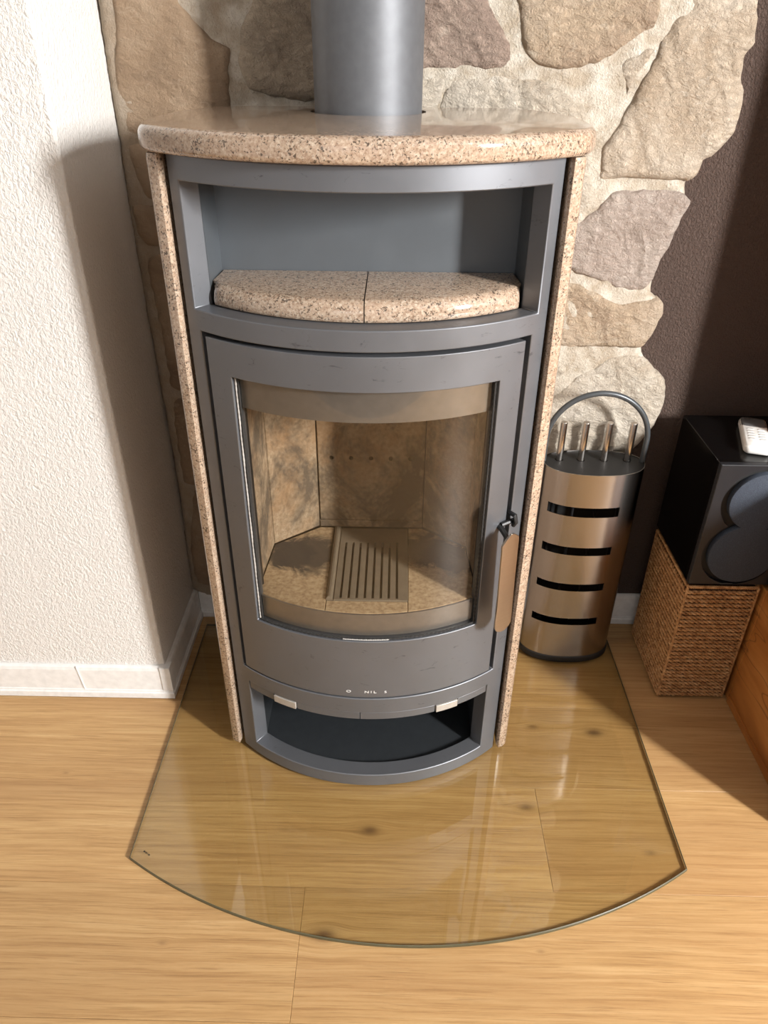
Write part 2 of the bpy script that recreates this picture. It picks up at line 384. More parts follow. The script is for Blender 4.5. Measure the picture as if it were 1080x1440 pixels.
STONES=[
 ('purple',[(0.021,1.467),(0.023,1.237),(0.083,1.237),(0.128,1.237),(0.165,1.239),(0.222,1.237),(0.234,1.249),(0.226,1.278),(0.2,1.311),(0.185,1.333),(0.16,1.389),(0.124,1.467)]),
 ('tan',[(0.189,1.468),(0.221,1.389),(0.233,1.334),(0.245,1.296),(0.256,1.26),(0.28,1.242),(0.327,1.238),(0.363,1.245),(0.394,1.255),(0.427,1.278),(0.462,1.3),(0.469,1.322),(0.464,1.354),(0.433,1.469)]),
 ('paletan',[(0.517,1.329),(0.493,1.303),(0.481,1.277),(0.477,1.255),(0.458,1.219),(0.447,1.188),(0.427,1.147),(0.407,1.116),(0.409,1.074),(0.42,1.064),(0.471,1.071),(0.534,1.065),(0.57,1.065),(0.584,1.072),(0.591,1.097),(0.604,1.106),(0.622,1.124),(0.639,1.146),(0.639,1.174),(0.635,1.206),(0.628,1.227),(0.625,1.258),(0.634,1.278),(0.631,1.312),(0.624,1.336),(0.599,1.391),(0.556,1.469),(0.476,1.469),(0.504,1.391)]),
 ('pale',[(0.418,1.245),(0.462,1.271),(0.471,1.267),(0.448,1.217),(0.439,1.199),(0.426,1.225)]),
 ('pale',[(0.041,1.219),(0.081,1.223),(0.123,1.22),(0.109,1.18),(0.08,1.145),(0.036,1.144)]),
 ('pale',[(0.134,1.217),(0.178,1.223),(0.215,1.23),(0.285,1.22),(0.351,1.198),(0.374,1.176),(0.369,1.154),(0.348,1.109),(0.145,1.107),(0.114,1.169)]),
 ('pale',[(0.38,1.097),(0.396,1.071),(0.404,1.033),(0.386,1.007),(0.365,0.987),(0.299,0.982),(0.299,1.097)]),
 ('greyp',[(0.436,1.042),(0.47,1.047),(0.542,1.047),(0.571,1.043),(0.584,1.031),(0.582,1.013),(0.572,0.987),(0.562,0.951),(0.547,0.907),(0.544,0.885),(0.53,0.868),(0.495,0.867),(0.452,0.88),(0.407,0.892),(0.382,0.904),(0.314,0.911),(0.314,0.963),(0.366,0.977),(0.397,1.0),(0.42,1.022)]),
 ('tan',[(0.38,0.879),(0.423,0.867),(0.47,0.843),(0.501,0.839),(0.567,0.848),(0.578,0.821),(0.565,0.777),(0.548,0.75),(0.486,0.75),(0.384,0.748),(0.311,0.747),(0.303,0.888)]),
 ('pale',[(0.491,0.725),(0.521,0.729),(0.557,0.726),(0.584,0.703),(0.609,0.68),(0.621,0.631),(0.61,0.575),(0.582,0.527),(0.56,0.511),(0.442,0.501),(0.38,0.493),(0.33,0.501),(0.331,0.571),(0.381,0.637),(0.43,0.682)]),
 ('pale',[(0.384,0.715),(0.405,0.701),(0.381,0.672),(0.332,0.63),(0.308,0.714)]),
 ('brown',[(-0.412,1.465),(-0.425,1.386),(-0.43,1.329),(-0.433,1.294),(-0.442,1.25),(-0.447,1.204),(-0.445,1.158),(-0.438,1.135),(-0.416,1.13),(-0.35,1.125),(-0.254,1.133),(-0.252,1.176),(-0.252,1.217),(-0.247,1.264),(-0.274,1.279),(-0.299,1.301),(-0.322,1.33),(-0.336,1.386),(-0.326,1.465)]),
 ('grey',[(-0.181,1.466),(-0.19,1.387),(-0.202,1.331),(-0.223,1.293),(-0.232,1.242),(-0.217,1.206),(-0.196,1.197),(-0.131,1.186),(-0.105,1.188),(-0.032,1.179),(-0.018,1.467)]),
 ('pale',[(-0.308,1.465),(-0.198,1.466),(-0.208,1.387),(-0.221,1.338),(-0.263,1.333),(-0.306,1.338),(-0.318,1.386)]),
 ('brown',[(-0.442,1.113),(-0.378,1.109),(-0.389,1.023),(-0.424,1.025),(-0.44,1.061)]),
 ('brown',[(-0.453,1.012),(-0.391,1.008),(-0.396,0.949),(-0.437,0.938),(-0.454,0.962)]),
 ('brown',[(-0.438,0.917),(-0.393,0.92),(-0.397,0.797),(-0.391,0.647),(-0.435,0.648),(-0.436,0.74),(-0.441,0.831),(-0.445,0.888)]),
 ('brown',[(-0.435,0.615),(-0.385,0.607),(-0.386,0.416),(-0.437,0.411),(-0.44,0.492)]),
 ('brown',[(-0.419,0.389),(-0.38,0.393),(-0.381,0.128),(-0.444,0.123),(-0.448,0.231)]),
]
MORTAR=[(-0.447,1.474),(-0.459,1.33),(-0.461,1.229),(-0.461,1.13),(-0.466,1.01),(-0.465,0.879),(-0.461,0.748),(-0.46,0.588),(-0.458,0.409),(-0.462,0.207),(-0.46,0.092),(-0.356,0.08),(-0.093,0.377),(0.119,0.456),(0.343,0.475),(0.446,0.487),(0.565,0.5),(0.583,0.52),(0.611,0.571),(0.619,0.621),(0.607,0.67),(0.575,0.709),(0.559,0.726),(0.55,0.75),(0.562,0.777),(0.574,0.821),(0.567,0.844),(0.548,0.86),(0.546,0.88),(0.549,0.911),(0.57,0.983),(0.58,1.021),(0.571,1.062),(0.589,1.093),(0.622,1.126),(0.639,1.151),(0.633,1.205),(0.623,1.258),(0.633,1.283),(0.622,1.336),(0.569,1.479)]
HANDLE=[(0.545,0.5824),(0.5636,0.5931),(0.5855,0.6016),(0.6041,0.5994),(0.6248,0.5919),(0.6268,0.586),(0.6289,0.5453),(0.6332,0.4844),(0.6401,0.4066),(0.6282,0.3992),(0.6063,0.3929),(0.583,0.3935),(0.5629,0.3983),(0.5535,0.4058),(0.5522,0.4255),(0.5542,0.4459),(0.5505,0.5142),(0.5468,0.5731)]

# ================================================================ STRUCTURE
floor = struct(box('floor', (-2.4, 2.6, -2.7, 1.6, -.06, -.0125), 'joint', bev=None))
PW = .2175; Y0 = .7575
ends = {0: .339, -1: -.1025, 1: 0.0, -2: .62, 2: .06, -3: -.55, 3: -.02, 4: .5}
for k in range(-7, 4):
    e = ends.get(k, (k*.53) % 1.38)
    x = e-1.38*3
    while x < 2.6:
        a, b = max(x, -2.4), min(x+1.38, 2.6)
        if b-a > .05:
            y0 = Y0+k*PW; y1 = min(y0+PW, 1.5)
            bm = bmesh.new(); g = .0002
            bm_box(bm, a+g, b-g, y0+g, y1-g, -.012, 0)
            top = [ed for ed in bm.edges if all(v.co.z > -.001 for v in ed.verts)]
            bmesh.ops.bevel(bm, geom=top, offset=.0006, segments=1, affect='EDGES')
            from_bm('plank', bm, 'oak', floor)
        x += 1.38

wall_back = struct(box('wall_back', (-.463, 2.6, 1.5, 1.6, 0, 2.55), 'brown_wall', bev=None))
wall_left = struct(box('wall_left', (-2.4, -.463, 1.213, 1.6, 0, 2.55), 'white_wall', bev=.004))
struct(box('wall_right', (2.6, 2.7, -2.8, 1.6, 0, 2.55), 'room_wall', bev=None))
struct(box('wall_rear', (-2.5, 2.7, -2.8, -2.7, 0, 2.55), 'room_wall', bev=None))
struct(box('wall_far_left', (-2.5, -2.4, -2.7, 1.6, 0, 2.55), 'room_wall', bev=None))
struct(box('ceiling', (-2.5, 2.7, -2.8, 1.6, 2.55, 2.65), 'room_wall', bev=None))
def window(name, horiz, c, w_, h, zc):
    bm = bmesh.new(); t = .05
    for a0, a1, z0, z1 in ((-w_/2-t, -w_/2, -h/2-t, h/2+t), (w_/2, w_/2+t, -h/2-t, h/2+t), (-w_/2, w_/2, h/2, h/2+t), (-w_/2, w_/2, -h/2-t, -h/2)):
        if horiz: bm_box(bm, c[0]+a0, c[0]+a1, c[1], c[1]+.05, zc+z0, zc+z1)
        else: bm_box(bm, c[0]-.05, c[0], c[1]+a0, c[1]+a1, zc+z0, zc+z1)
    return struct(from_bm(name, bm, 'white_trim'))
window('window_1', False, (2.6, .1), .8, 1.4, 1.5)
window('rear_fill_frame', True, (-.3, -2.7), 1.9, 1.5, 1.7)  # frame put round the added rear fill lamp
window('window_3', False, (2.6, -1.0), .5, 1.0, 1.82)

# skirting boards
def skirting(name, pts, joints=()):
    """pts: wall-line path; the board stands on the left-hand side of the path direction"""
    prof = [(0, .001), (.0155, .001), (.0155, .016), (.0125, .0185), (.0125, .0215), (.0105, .0235), (.0105, .080), (.0085, .087), (.004, .0905), (0, .0905)]
    P = [Vector(p) for p in pts]; N = []
    for i in range(len(P)):
        ns = []
        if i > 0: d = (P[i]-P[i-1]).normalized(); ns.append(Vector((d.y, -d.x)))
        if i < len(P)-1: d = (P[i+1]-P[i]).normalized(); ns.append(Vector((d.y, -d.x)))
        s = sum(ns, Vector((0, 0))).normalized(); N.append(s/max(.3, s.dot(ns[0])))
    vs = []; fs = []; k = len(prof)
    for p, nn in zip(P, N): vs += [(p.x+nn.x*d, p.y+nn.y*d, z) for d, z in prof]
    for i in range(len(P)-1):
        for j in range(k): a = i*k+j; b = i*k+(j+1) % k; fs.append([a, b, b+k, a+k])
    fs += [list(range(k)), list(range((len(P)-1)*k, len(P)*k))[::-1]]
    o = struct(from_py(name, vs, fs, 'white_trim', bev=.0006))
    return o
bl = skirting('baseboard_left', [(-2.4, 1.213), (-.463, 1.213), (-.463, 1.4893)])
bb = skirting('baseboard_back', [(-.4523, 1.5), (1.5, 1.5)])
# joint clips of the skirting: a slightly slanted saddle and the outer corner cap
bm = bmesh.new(); bm_box(bm, -.6555, -.6535, 1.2005, 1.2035, .022, .0905); bmesh.ops.transform(bm, matrix=Matrix.Shear('XY', 4, (0, 0)), verts=bm.verts)
for v in bm.verts: v.co.x += (.05-v.co.z)*.10
from_bm('joint_clip', bm, 'white_trim', bl)
box('corner_cap', (-.4725, -.4495, 1.2000, 1.2240, .0235, .0915), 'white_trim', bl, bev=.001)

# ---- natural stone cladding
def inside_dist(px, pz, poly):
    best = 1e9; n = len(poly)
    for i in range(n):
        ax, az = poly[i]; bx, bz = poly[(i+1) % n]; dx, dz = bx-ax, bz-az
        t = max(0, min(1, ((px-ax)*dx+(pz-az)*dz)/(dx*dx+dz*dz+1e-12)))
        d = (px-ax-dx*t)**2+(pz-az-dz*t)**2
        if d < best: best = d
    return math.sqrt(best)
def pin(px, pz, poly):
    c = False; n = len(poly); j = n-1
    for i in range(n):
        if (poly[i][1] > pz) != (poly[j][1] > pz) and px < (poly[j][0]-poly[i][0])*(pz-poly[i][1])/(poly[j][1]-poly[i][1])+poly[i][0]: c = not c
        j = i
    return c
def rough_outline(poly, amp, step):
    n = len(poly); out = []
    for i in range(n):
        p0, p1, p2, p3 = [Vector(poly[(i+k) % n]) for k in (-1, 0, 1, 2)]
        L = (p2-p1).length; k = max(1, int(L/step))
        for q in range(k):
            t = q/k; l = p1.lerp(p2, t)
            s = .5*((2*p1)+(-p0+p2)*t+(2*p0-5*p1+4*p2-p3)*t*t+(-p0+3*p1-3*p2+p3)*t**3)
            p = l.lerp(s, .55); v = Vector((p.x*60, p.y*60, 1.7))
            p += Vector((noise.noise(v), noise.noise(v+Vector((9, 4, 7)))))*amp
            out.append((p.x, p.y))
    return out
def slab_relief(name, poly, yback, thick, grid, hfun, edge, mat, parent, amp=.0035, step=.008, curve=.5):
    ol = rough_outline(poly, amp, step); n = len(ol)
    xs = [p[0] for p in ol]; zs = [p[1] for p in ol]
    pts = [Vector(p) for p in ol]; row = 0; z = min(zs)
    while z < max(zs):
        x = min(xs)+(row % 2)*grid/2
        while x < max(xs):
            qx = x+random.uniform(-.2, .2)*grid; qz = z+random.uniform(-.2, .2)*grid
            if pin(qx, qz, ol) and inside_dist(qx, qz, ol) > grid*.45: pts.append(Vector((qx, qz)))
            x += grid
        z += grid*.87; row += 1
    r = delaunay_2d_cdt(pts, [(i, (i+1) % n) for i in range(n)], [], 1, 1e-6)
    V, E_, F = r[0], r[1], r[2]
    vs = []; 
    for i, v in enumerate(V):
        d = inside_dist(v.x, v.y, ol) if i >= n else 0.0
        prof = 1-math.exp(-d/edge)
        y = yback-thick*(curve+(1-curve)*prof)-hfun(v.x, v.y)*(.25+.75*prof)
        vs.append((v.x, y, v.y))
    m = len(vs); fs = [list(f) for f in F]
    for i in range(n): vs.append((V[i].x, yback, V[i].y))
    for i in range(n): fs.append([i, (i+1) % n, m+(i+1) % n, m+i])
    return from_py(name, vs, fs, mat, parent, smooth=55)
def h_mortar(x, z):
    v = Vector((x*14, 0, z*14)); return .004*noise.noise(v)+.0025*noise.noise(v*3.1)+.001*noise.noise(v*9)
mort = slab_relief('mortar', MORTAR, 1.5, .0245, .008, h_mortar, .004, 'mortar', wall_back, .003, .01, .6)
AMP = {'brown': .45}
for idx, (kind, poly) in enumerate(STONES):
    rs = random.Random(idx*13+1); o3 = Vector((rs.uniform(0, 50), rs.uniform(0, 50), rs.uniform(0, 50)))
    tx, tz = rs.uniform(-.03, .03), rs.uniform(-.03, .03); th = rs.uniform(.3, 1.2)
    cxs = sum(p[0] for p in poly)/len(poly); czs = sum(p[1] for p in poly)/len(poly); am = AMP.get(kind, 1)
    def h_stone(x, z, o3=o3, tx=tx, tz=tz, th=th, cxs=cxs, czs=czs, am=am):
        c, s = math.cos(th), math.sin(th); u, w_ = x*c-z*s, x*s+z*c
        v = Vector((u*9, w_*15, 0))+o3
        a = noise.noise(v); b = noise.noise(Vector((u*22, w_*46, 3))+o3); e = abs(noise.noise(Vector((u*11, w_*26, 8))+o3))
        # split layers: the height steps along noise contours
        q = a*3.2; st = math.floor(q)+min(1, (q-math.floor(q))*5)
        return am*(.0018*st+.0022*a+.0022*b+.0030*(1-e*6 if e < .166 else 0)+.0016*noise.noise(v*6)+.0009*noise.noise(v*13)) + (x-cxs)*tx*.6+(z-czs)*tz*.6
    slab_relief('stone', poly, 1.499, .029, .0050, h_stone, .005, 'st_'+kind, wall_back, .0036, .006, .80)

# ================================================================ GLASS HEARTH PLATE
pa = (-.430, .802); pb = (.589, .802); cxp = .0795; hc_ = .5095; sg = .802-.655
Rp = (hc_**2+sg**2)/(2*sg); cyp = .655+Rp; a0 = math.asin(hc_/Rp)
out = [(cxp+Rp*math.sin(-a0+2*a0*i/60), cyp-Rp*math.cos(-a0+2*a0*i/60)) for i in range(61)] + [(.589, 1.45), (-.430, 1.45)]
plate = thing('glass_hearth_plate', 'clear glass hearth plate with curved front edge lying under the stove', 'hearth plate', (.08, 1.0, 0))
def rel(o, par): o.parent = par; o.matrix_parent_inverse = Matrix.Translation(-par.location); return o
gp = rel(loft('glass_sheet', out, [(0, .0006), (0, .0066), (.0012, .0078)], 'plate', smooth=30), plate)
gp.data.materials.append(M['plate_edge'])
for p in gp.data.polygons:
    if abs(p.normal.z) < .9: p.material_index = 1
bm = bmesh.new()
mx, my = -.4085, .8105
for k, wd in enumerate((.0022, .0012, .0018, .0014, .0010, .0018, .0012)):
    bm_box(bm, 0, wd, -.0015, .0015, 0, .0002)
    for v in list(bm.verts)[k*8:k*8+8]: v.co.x += k*.0024
bmesh.ops.rotate(bm, verts=bm.verts, cent=(0, 0, 0), matrix=Matrix.Rotation(math.radians(-33), 3, 'Z'))
bmesh.ops.translate(bm, verts=bm.verts, vec=(-.4065, .8150, .0079))
rel(from_bm('etched_mark', bm, 'rubber'), plate)

# ================================================================ STOVE
stove = thing('wood_stove', 'tall grey steel wood burning stove with curved front and granite slabs', 'stove', (0, 1.2, .0085))
def S(o): return rel(o, stove)
ZB = .0085
def frame_keep(t, z):
    t = abs(t)
    if .946 < z < 1.117 and t < 39.5: return False
    if .253 < z < .915 and t < 38.4: return False
    if .040 < z < .2165 and t < 36.8: return False
    return True
fr = S(cyl_plate('front_frame', [-42.7, -39.5, -38.4, -36.8, 36.8, 38.4, 39.5, 42.7], [ZB, .040, .2165, .253, .915, .946, 1.117, 1.1485], frame_keep, .356, .389, 'paint', bev=.0016))
# outer casing behind the frame
cas = [(-.2625, 1.085), (-.2625, 1.42), (.2625, 1.42), (.2625, 1.085)]; casi = [(-.2585, 1.085), (-.2585, 1.416), (.2585, 1.416), (.2585, 1.085)]
S(shell('casing', cas, casi, [ZB, 1.148], lambda i, j: True, 'black_paint'))
def arcpoly(r, t, yb, xb=None):
    a = arc(r, [(-t+2*t*i/40) for i in range(41)]); xb = xb or a[-1][0]; return a+[(xb, yb), (-xb, yb)]
# upper niche
S(loft('niche_floor', arcpoly(.3555, 39.2, 1.162, .2275), [(0, .940), (0, .9445)], 'paint_in'))
S(loft('niche_ceiling', arcpoly(.3555, 39.2, 1.162, .2275), [(0, 1.118), (0, 1.122)], 'black_paint'))
S(shell('niche_liner', [(-.2300, 1.083), (-.2275, 1.162), (.2275, 1.162), (.2300, 1.083)], [(-.2270, 1.083), (-.2245, 1.158), (.2245, 1.158), (.2270, 1.083)], [.9445, 1.118], lambda i, j: True, 'paint_in'))
for s in (-1, 1):
    th = [39.3*i/24 for i in range(25)]
    a = arc(.3615, th); a = [p for p in a if p[0] < .2245]
    pl = [(.0008, a[0][1])]+a[1:]+[(.2255, 1.096), (.2215, 1.156), (.0008, 1.156)]
    if s < 0: pl = [(-x, y) for x, y in pl][::-1]
    S(loft('shelf_slab', pl, [(.004, .9465), (.0008, .9485), (0, .952), (0, .958), (.0015, .965), (.005, .971), (.010, .975), (.014, .9765)], 'granite', smooth=60, nfun=lambda p: (0, 0) if p[1] > 1.09 else (p[0]/.3615*(abs(p[0]) > .01), (p[1]-YC)/.3615)))
# lower niche
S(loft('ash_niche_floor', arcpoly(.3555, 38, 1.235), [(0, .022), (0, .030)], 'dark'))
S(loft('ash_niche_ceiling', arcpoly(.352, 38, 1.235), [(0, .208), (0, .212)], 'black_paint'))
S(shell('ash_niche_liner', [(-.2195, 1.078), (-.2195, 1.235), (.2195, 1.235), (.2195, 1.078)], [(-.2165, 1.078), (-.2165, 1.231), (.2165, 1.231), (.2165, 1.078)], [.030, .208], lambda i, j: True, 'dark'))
# air control rail with its two bright tabs
for a, b in ((-36.6, -27.6), (-20.0, -1.9), (-1.7, 19.4), (26.6, 36.6)):
    S(cyl_plate('control_rail', [a, b], [.1985, .2155], lambda t, z: True, .362, .3875, 'paint', bev=.0006))
for a, b in ((-27.3, -20.3), (19.7, 26.3)):
    t = S(cyl_plate('air_control_tab', [a, b], [.1985, .2150], lambda t, z: True, .362, .3905, 'tab', bev=.0008))
    t['label'] = 'small bright steel tab'
# door
def door_keep(t, z): return not (.392 < z < .856 and abs(t) < 30.5)
door = S(cyl_plate('door', [-37.1, -30.5, 30.5, 36.8], [.257, .392, .856, .909], door_keep, .366, .3888, 'paint', bev=.0010))
def sub(o): o.parent = door; return o
sub(cyl_plate('window_glass', [-30.3, 30.3], [.393, .855], lambda t, z: True, .3765, .3800, 'glass'))
sub(cyl_plate('retaining_band', [-30.2, 30.2], [.803, .8545], lambda t, z: True, .3705, .3735, 'steel_b'))
sub(cyl_plate('retaining_band', [-30.2, 30.2], [.3945, .440], lambda t, z: True, .3705, .3735, 'steel_b'))
def rope(name, pts, r, mat):
    bm = bmesh.new(); n = len(pts)
    bm_tube(bm, pts, [r*(1+.28*math.sin(i*2.1)) for i in range(n)], 6); return sub(from_bm(name, bm, mat, smooth=60))
def edgepts(t, z0, z1, r, k): return [(*arc(r, [t])[0], z0+(z1-z0)*i/k) for i in range(k+1)]
rope('gasket_rope', edgepts(-30.1, .395, .853, .3830, 150), .0016, 'rope')
rope('gasket_rope', edgepts(-29.6, .395, .853, .3815, 20), .0018, 'char')
rope('gasket_rope', edgepts(30.0, .395, .853, .3830, 150), .0018, 'char')
rope('gasket_rope', [(*arc(.3835, [-30+60*i/160])[0], .3938+.0004*math.sin(i*1.7)) for i in range(161)], .0017, 'char')
rope('gasket_rope', [(*arc(.3848, [-6+12*i/60])[0], .3935) for i in range(61)], .0011, 'rope')
# faint remains of lettering
dg = None
def letter(ch, th, z, size, bm):
    cu = bpy.data.curves.new('t', 'FONT'); cu.body = ch; cu.size = size; cu.align_x = 'CENTER'; cu.extrude = .0002
    o = bpy.data.objects.new('t', cu); me = bpy.data.meshes.new_from_object(o)
    b0 = len(bm.verts); bm.from_mesh(me)
    bm.verts.ensure_lookup_table()
    for v in bm.verts[b0:]:
        x, y, zz = v.co; r = .3889+zz; t = math.radians(th)+x*1.5/.3889
        v.co = Vector((r*math.sin(t), YC-r*math.cos(t), z+y))
    bpy.data.objects.remove(o); bpy.data.curves.remove(cu); bpy.data.meshes.remove(me)
for ch, th in (('O', -4.75), ('N', .15), ('I', 1.35), ('L', 2.35), ('S', 5.2)):
    bm = bmesh.new(); letter(ch, th, .2685, .0078 if ch != 'S' else .007, bm); sub(from_bm('letter', bm, 'letter'))
# handle
vs = [(r*math.sin(t), YC-r*math.cos(t), z) for r in (.4290, .4250) for t, z in HANDLE]; k = len(HANDLE)
hd = sub(from_py('handle', vs, [list(range(k)), list(range(k, 2*k))[::-1]]+[[i, (i+1) % k, k+(i+1) % k, k+i] for i in range(k)], 'steel_h', bev=.0006)); hd['label'] = 'flat brushed steel door handle'
bm = bmesh.new()
def rp(r, t, z): t = math.radians(t); return (r*math.sin(t), YC-r*math.cos(t), z)
bm_tube(bm, [rp(.386, 34.9, .592), rp(.398, 34.6, .590), rp(.412, 34.3, .583), rp(.424, 33.8, .570)], [.0055, .005, .0045, .004], 8)
bm_tube(bm, [rp(.392, 34.9, .596), rp(.396, 38.5, .599)], .0042, 8)
sub(from_bm('handle_bracket', bm, 'black_paint', smooth=40))
bm = bmesh.new()
bm_tube(bm, [rp(.380, 37.8, .612), rp(.402, 37.8, .612), rp(.405, 37.8, .600), rp(.400, 37.8, .592)], .004, 8)
S(from_bm('latch_hook', bm, 'black_paint', smooth=40))
# firebox
S(cyl_plate('firebox_front', [-42, -33, 33, 42], [.225, .434, .812, .935], lambda t, z: not (abs(t) < 33 and .434 < z < .812), .346, .352, 'black_paint'))
def vpanel(name, a, b, z0, z1, th, mat='verm', holes=()):
    """upright panel from plan point a to b (inner face), thickness th away from the fire"""
    a = Vector(a); b = Vector(b); d = (b-a); L = d.length; d.normalize(); nn = Vector((-d.y, d.x))
    o = loft(name, [(0, z0), (L, z0), (L, z1), (0, z1)], [(0, 0), (.0, th-.0015), (.0015, th)], mat, holes=holes, smooth=30)
    for v in o.data.vertices:
        u, z, t = v.co; q = a+d*u+nn*(th-t); v.co = (q.x, q.y, z)
    bm = bmesh.new(); bm.from_mesh(o.data); bmesh.ops.recalc_face_normals(bm, faces=bm.faces); bm.to_mesh(o.data); bm.free()
    return S(o)
hl = [circle(.103+x, .597, .0046, 12) for x in (-.076, -.038, 0, .038, .076)]
vpanel('back_brick', (-.103, 1.26), (.103, 1.26), .456, .87, .025, holes=hl)
vpanel('ledge_brick', (-.1035, 1.257), (.1035, 1.257), .4405, .4555, .028)
vpanel('corner_brick', (-.187, 1.192), (-.104, 1.2595), .4405, .87, .025)
vpanel('corner_brick', (.104, 1.2595), (.187, 1.192), .4405, .87, .025)
vpanel('side_brick', (-.196, 1.062), (-.1875, 1.1915), .4405, .87, .025)
vpanel('side_brick', (.1875, 1.1915), (.196, 1.062), .4405, .87, .025)
S(box('baffle_brick', (-.21, .21, 1.062, 1.29, .871, .89), 'verm'))
S(box('smoke_backing', (-.14, .14, 1.290, 1.294, .42, .9), 'black_paint'))
fb = .440
a = [p for p in arc(.3690, [i*33/20 for i in range(21)]) if p[0] > .0725]
polyR = [(.0725, arc(.3690, [math.degrees(math.asin(.0725/.3690))])[0][1])]+a+[(.1945, 1.066), (.1865, 1.191), (.1030, 1.2555), (.0755, 1.2555)]
S(loft('floor_brick', polyR, [(0, .4347), (0, fb-.001), (.001, fb)], 'hfloor', smooth=30))
S(loft('floor_brick', [(-x, y) for x, y in polyR][::-1], [(0, .4347), (0, fb-.001), (.001, fb)], 'hfloor', smooth=30))
af = arc(.3690, [-11.2+22.4*i/10 for i in range(11)])
S(loft('floor_brick', af+[(.0715, 1.0205), (-.0715, 1.0205)], [(0, .4347), (0, fb-.001), (.001, fb)], 'hfloor', smooth=30))
xs = [-.0470+.1*i/7 for i in range(8)]
slots = [[(x-.0022, 1.029), (x+.0022, 1.029), (x+.0022, 1.203), (x-.0022, 1.203)] for x in xs]
S(loft('grate', [(-.0600, 1.0225), (.0735, 1.0225), (.0740, 1.2540), (-.0600, 1.2540)], [(0, .428), (0, .4385), (.0015, .440)], 'cast', holes=slots, smooth=30))
S(loft('grate_frame', [(-.0722, 1.0225), (-.0606, 1.0225), (-.0606, 1.2540), (-.0722, 1.2540)], [(0, .425), (0, .443), (.004, .446)], 'cast', smooth=30))
S(box('ash_pan', (-.09, .09, 1.0, 1.255, .385, .40), 'black_paint'))
# granite
def slab_outline():
    pts = []
    a = arc(.415, [-44+88*i/60 for i in range(61)]); a = [(x, y+.004) for x, y in a]
    pts += a
    def bez(p0, p1, p2, k): return [((1-t)**2*p0[0]+2*t*(1-t)*p1[0]+t*t*p2[0], (1-t)**2*p0[1]+2*t*(1-t)*p1[1]+t*t*p2[1]) for t in [i/k for i in range(1, k+1)]]
    xr, yr = a[-1]; r_ = bez((xr, yr), (.3150, 1.100), (.3160, 1.19), 10)+bez((.3160, 1.19), (.3160, 1.42), (.20, 1.437), 16)
    pts += r_
    pts += [(-x, y) for x, y in r_[::-1]]
    return pts
S(loft('top_slab', slab_outline(), bull(.013, 1.150, 1.1815, .008), 'granite', holes=[circle(-.005, 1.327, .0915, 48)[::-1]], smooth=60))
for s in (-1, 1):
    pl = [(.2685, 1.066), (.2705, 1.0625), (.2735, 1.0600), (.2840, 1.0640), (.2875, 1.0665), (.2900, 1.0715), (.2905, 1.080), (.2905, 1.42), (.2685, 1.42)]
    if s < 0: pl = [(-x, y) for x, y in pl][::-1]
    S(loft('side_slab', pl, [(.004, .014), (.0, .024), (0, 1.144), (.001, 1.1485)], 'granite', smooth=40))
S(box('top_plate', (-.255, .255, 1.10, 1.41, 1.128, 1.132), 'black_paint'))
ci = circle(-.005, 1.327, .0845, 64)
S(loft('flue_pipe', ci, [(0, 1.134), (0, 2.545)], 'pipe', smooth=40))

# ================================================================ FIRE TOOL STAND
sx, sy = .4685, 1.398
st = thing('fire_tool_stand', 'oval brushed steel fireplace tool stand with four slots and loop handle', 'tool stand', (sx, sy, 0))
def T(o): return rel(o, st)
def oval(d=0, k=88):
    r_ = []
    for i in range(k):
        t = 2*PI*i/k; c, s = math.cos(t), math.sin(t); p = 2/2.25
        r_.append((sx+(.1075-d)*math.copysign(abs(c)**p, c), sy+((.0655 if s < 0 else .052)-d)*math.copysign(abs(s)**p, s)))
    return r_
oo = oval(); oi = oval(.0016); no = len(oo)
zsl = [.018, .117, .1365, .2165, .2365, .3155, .3365, .4150, .4385, .5170]
def st_keep(i, j):
    a, b = oo[i], oo[(i+1) % no]; mx = (a[0]+b[0])/2; my = (a[1]+b[1])/2
    return not (j in (1, 3, 5, 7) and .3765 < mx < .5255 and my < sy)
T(shell('body', oo, oi, zsl, st_keep, 'steel_v', closed=True))
ii = [(sx+(x-sx)*.96, sy+(y-sy)*.94) for x, y in oo]; il = [(sx+(x-sx)*.94, sy+(y-sy)*.92) for x, y in oo]
T(shell('slot_shade_liner', ii, il, [.021, .506], lambda i, j: ii[i][1] > sy-.012, 'rubber', closed=True))  # black sheet added as shade behind the slots, back half only
T(loft('base_rim', oval(-.0022), [(.001, .0008), (0, .002), (0, .016), (.003, .0195)], 'rubber'))
tx = (.3975, .4440, .4930, .5425)
T(loft('lid', oval(.0017), [(0, .508), (0, .5145)], 'rubber', holes=[circle(x, 1.408, .0088, 16)[::-1] for x in tx]))
hp = [(sx-.1045, 1.404, .47), (sx-.1050, 1.404, .53)]+[(sx-.1055*math.cos(PI*i/30), 1.404, .5635+.1055*math.sin(PI*i/30)) for i in range(31)]+[(sx+.1050, 1.404, .53), (sx+.1045, 1.404, .47)]
T(tube('carrying_handle', hp, .0058, 'handle_grey', seg=12))
where = ['nearest the stove', 'second from the stove', 'third from the stove', 'nearest the speaker']
proto = None
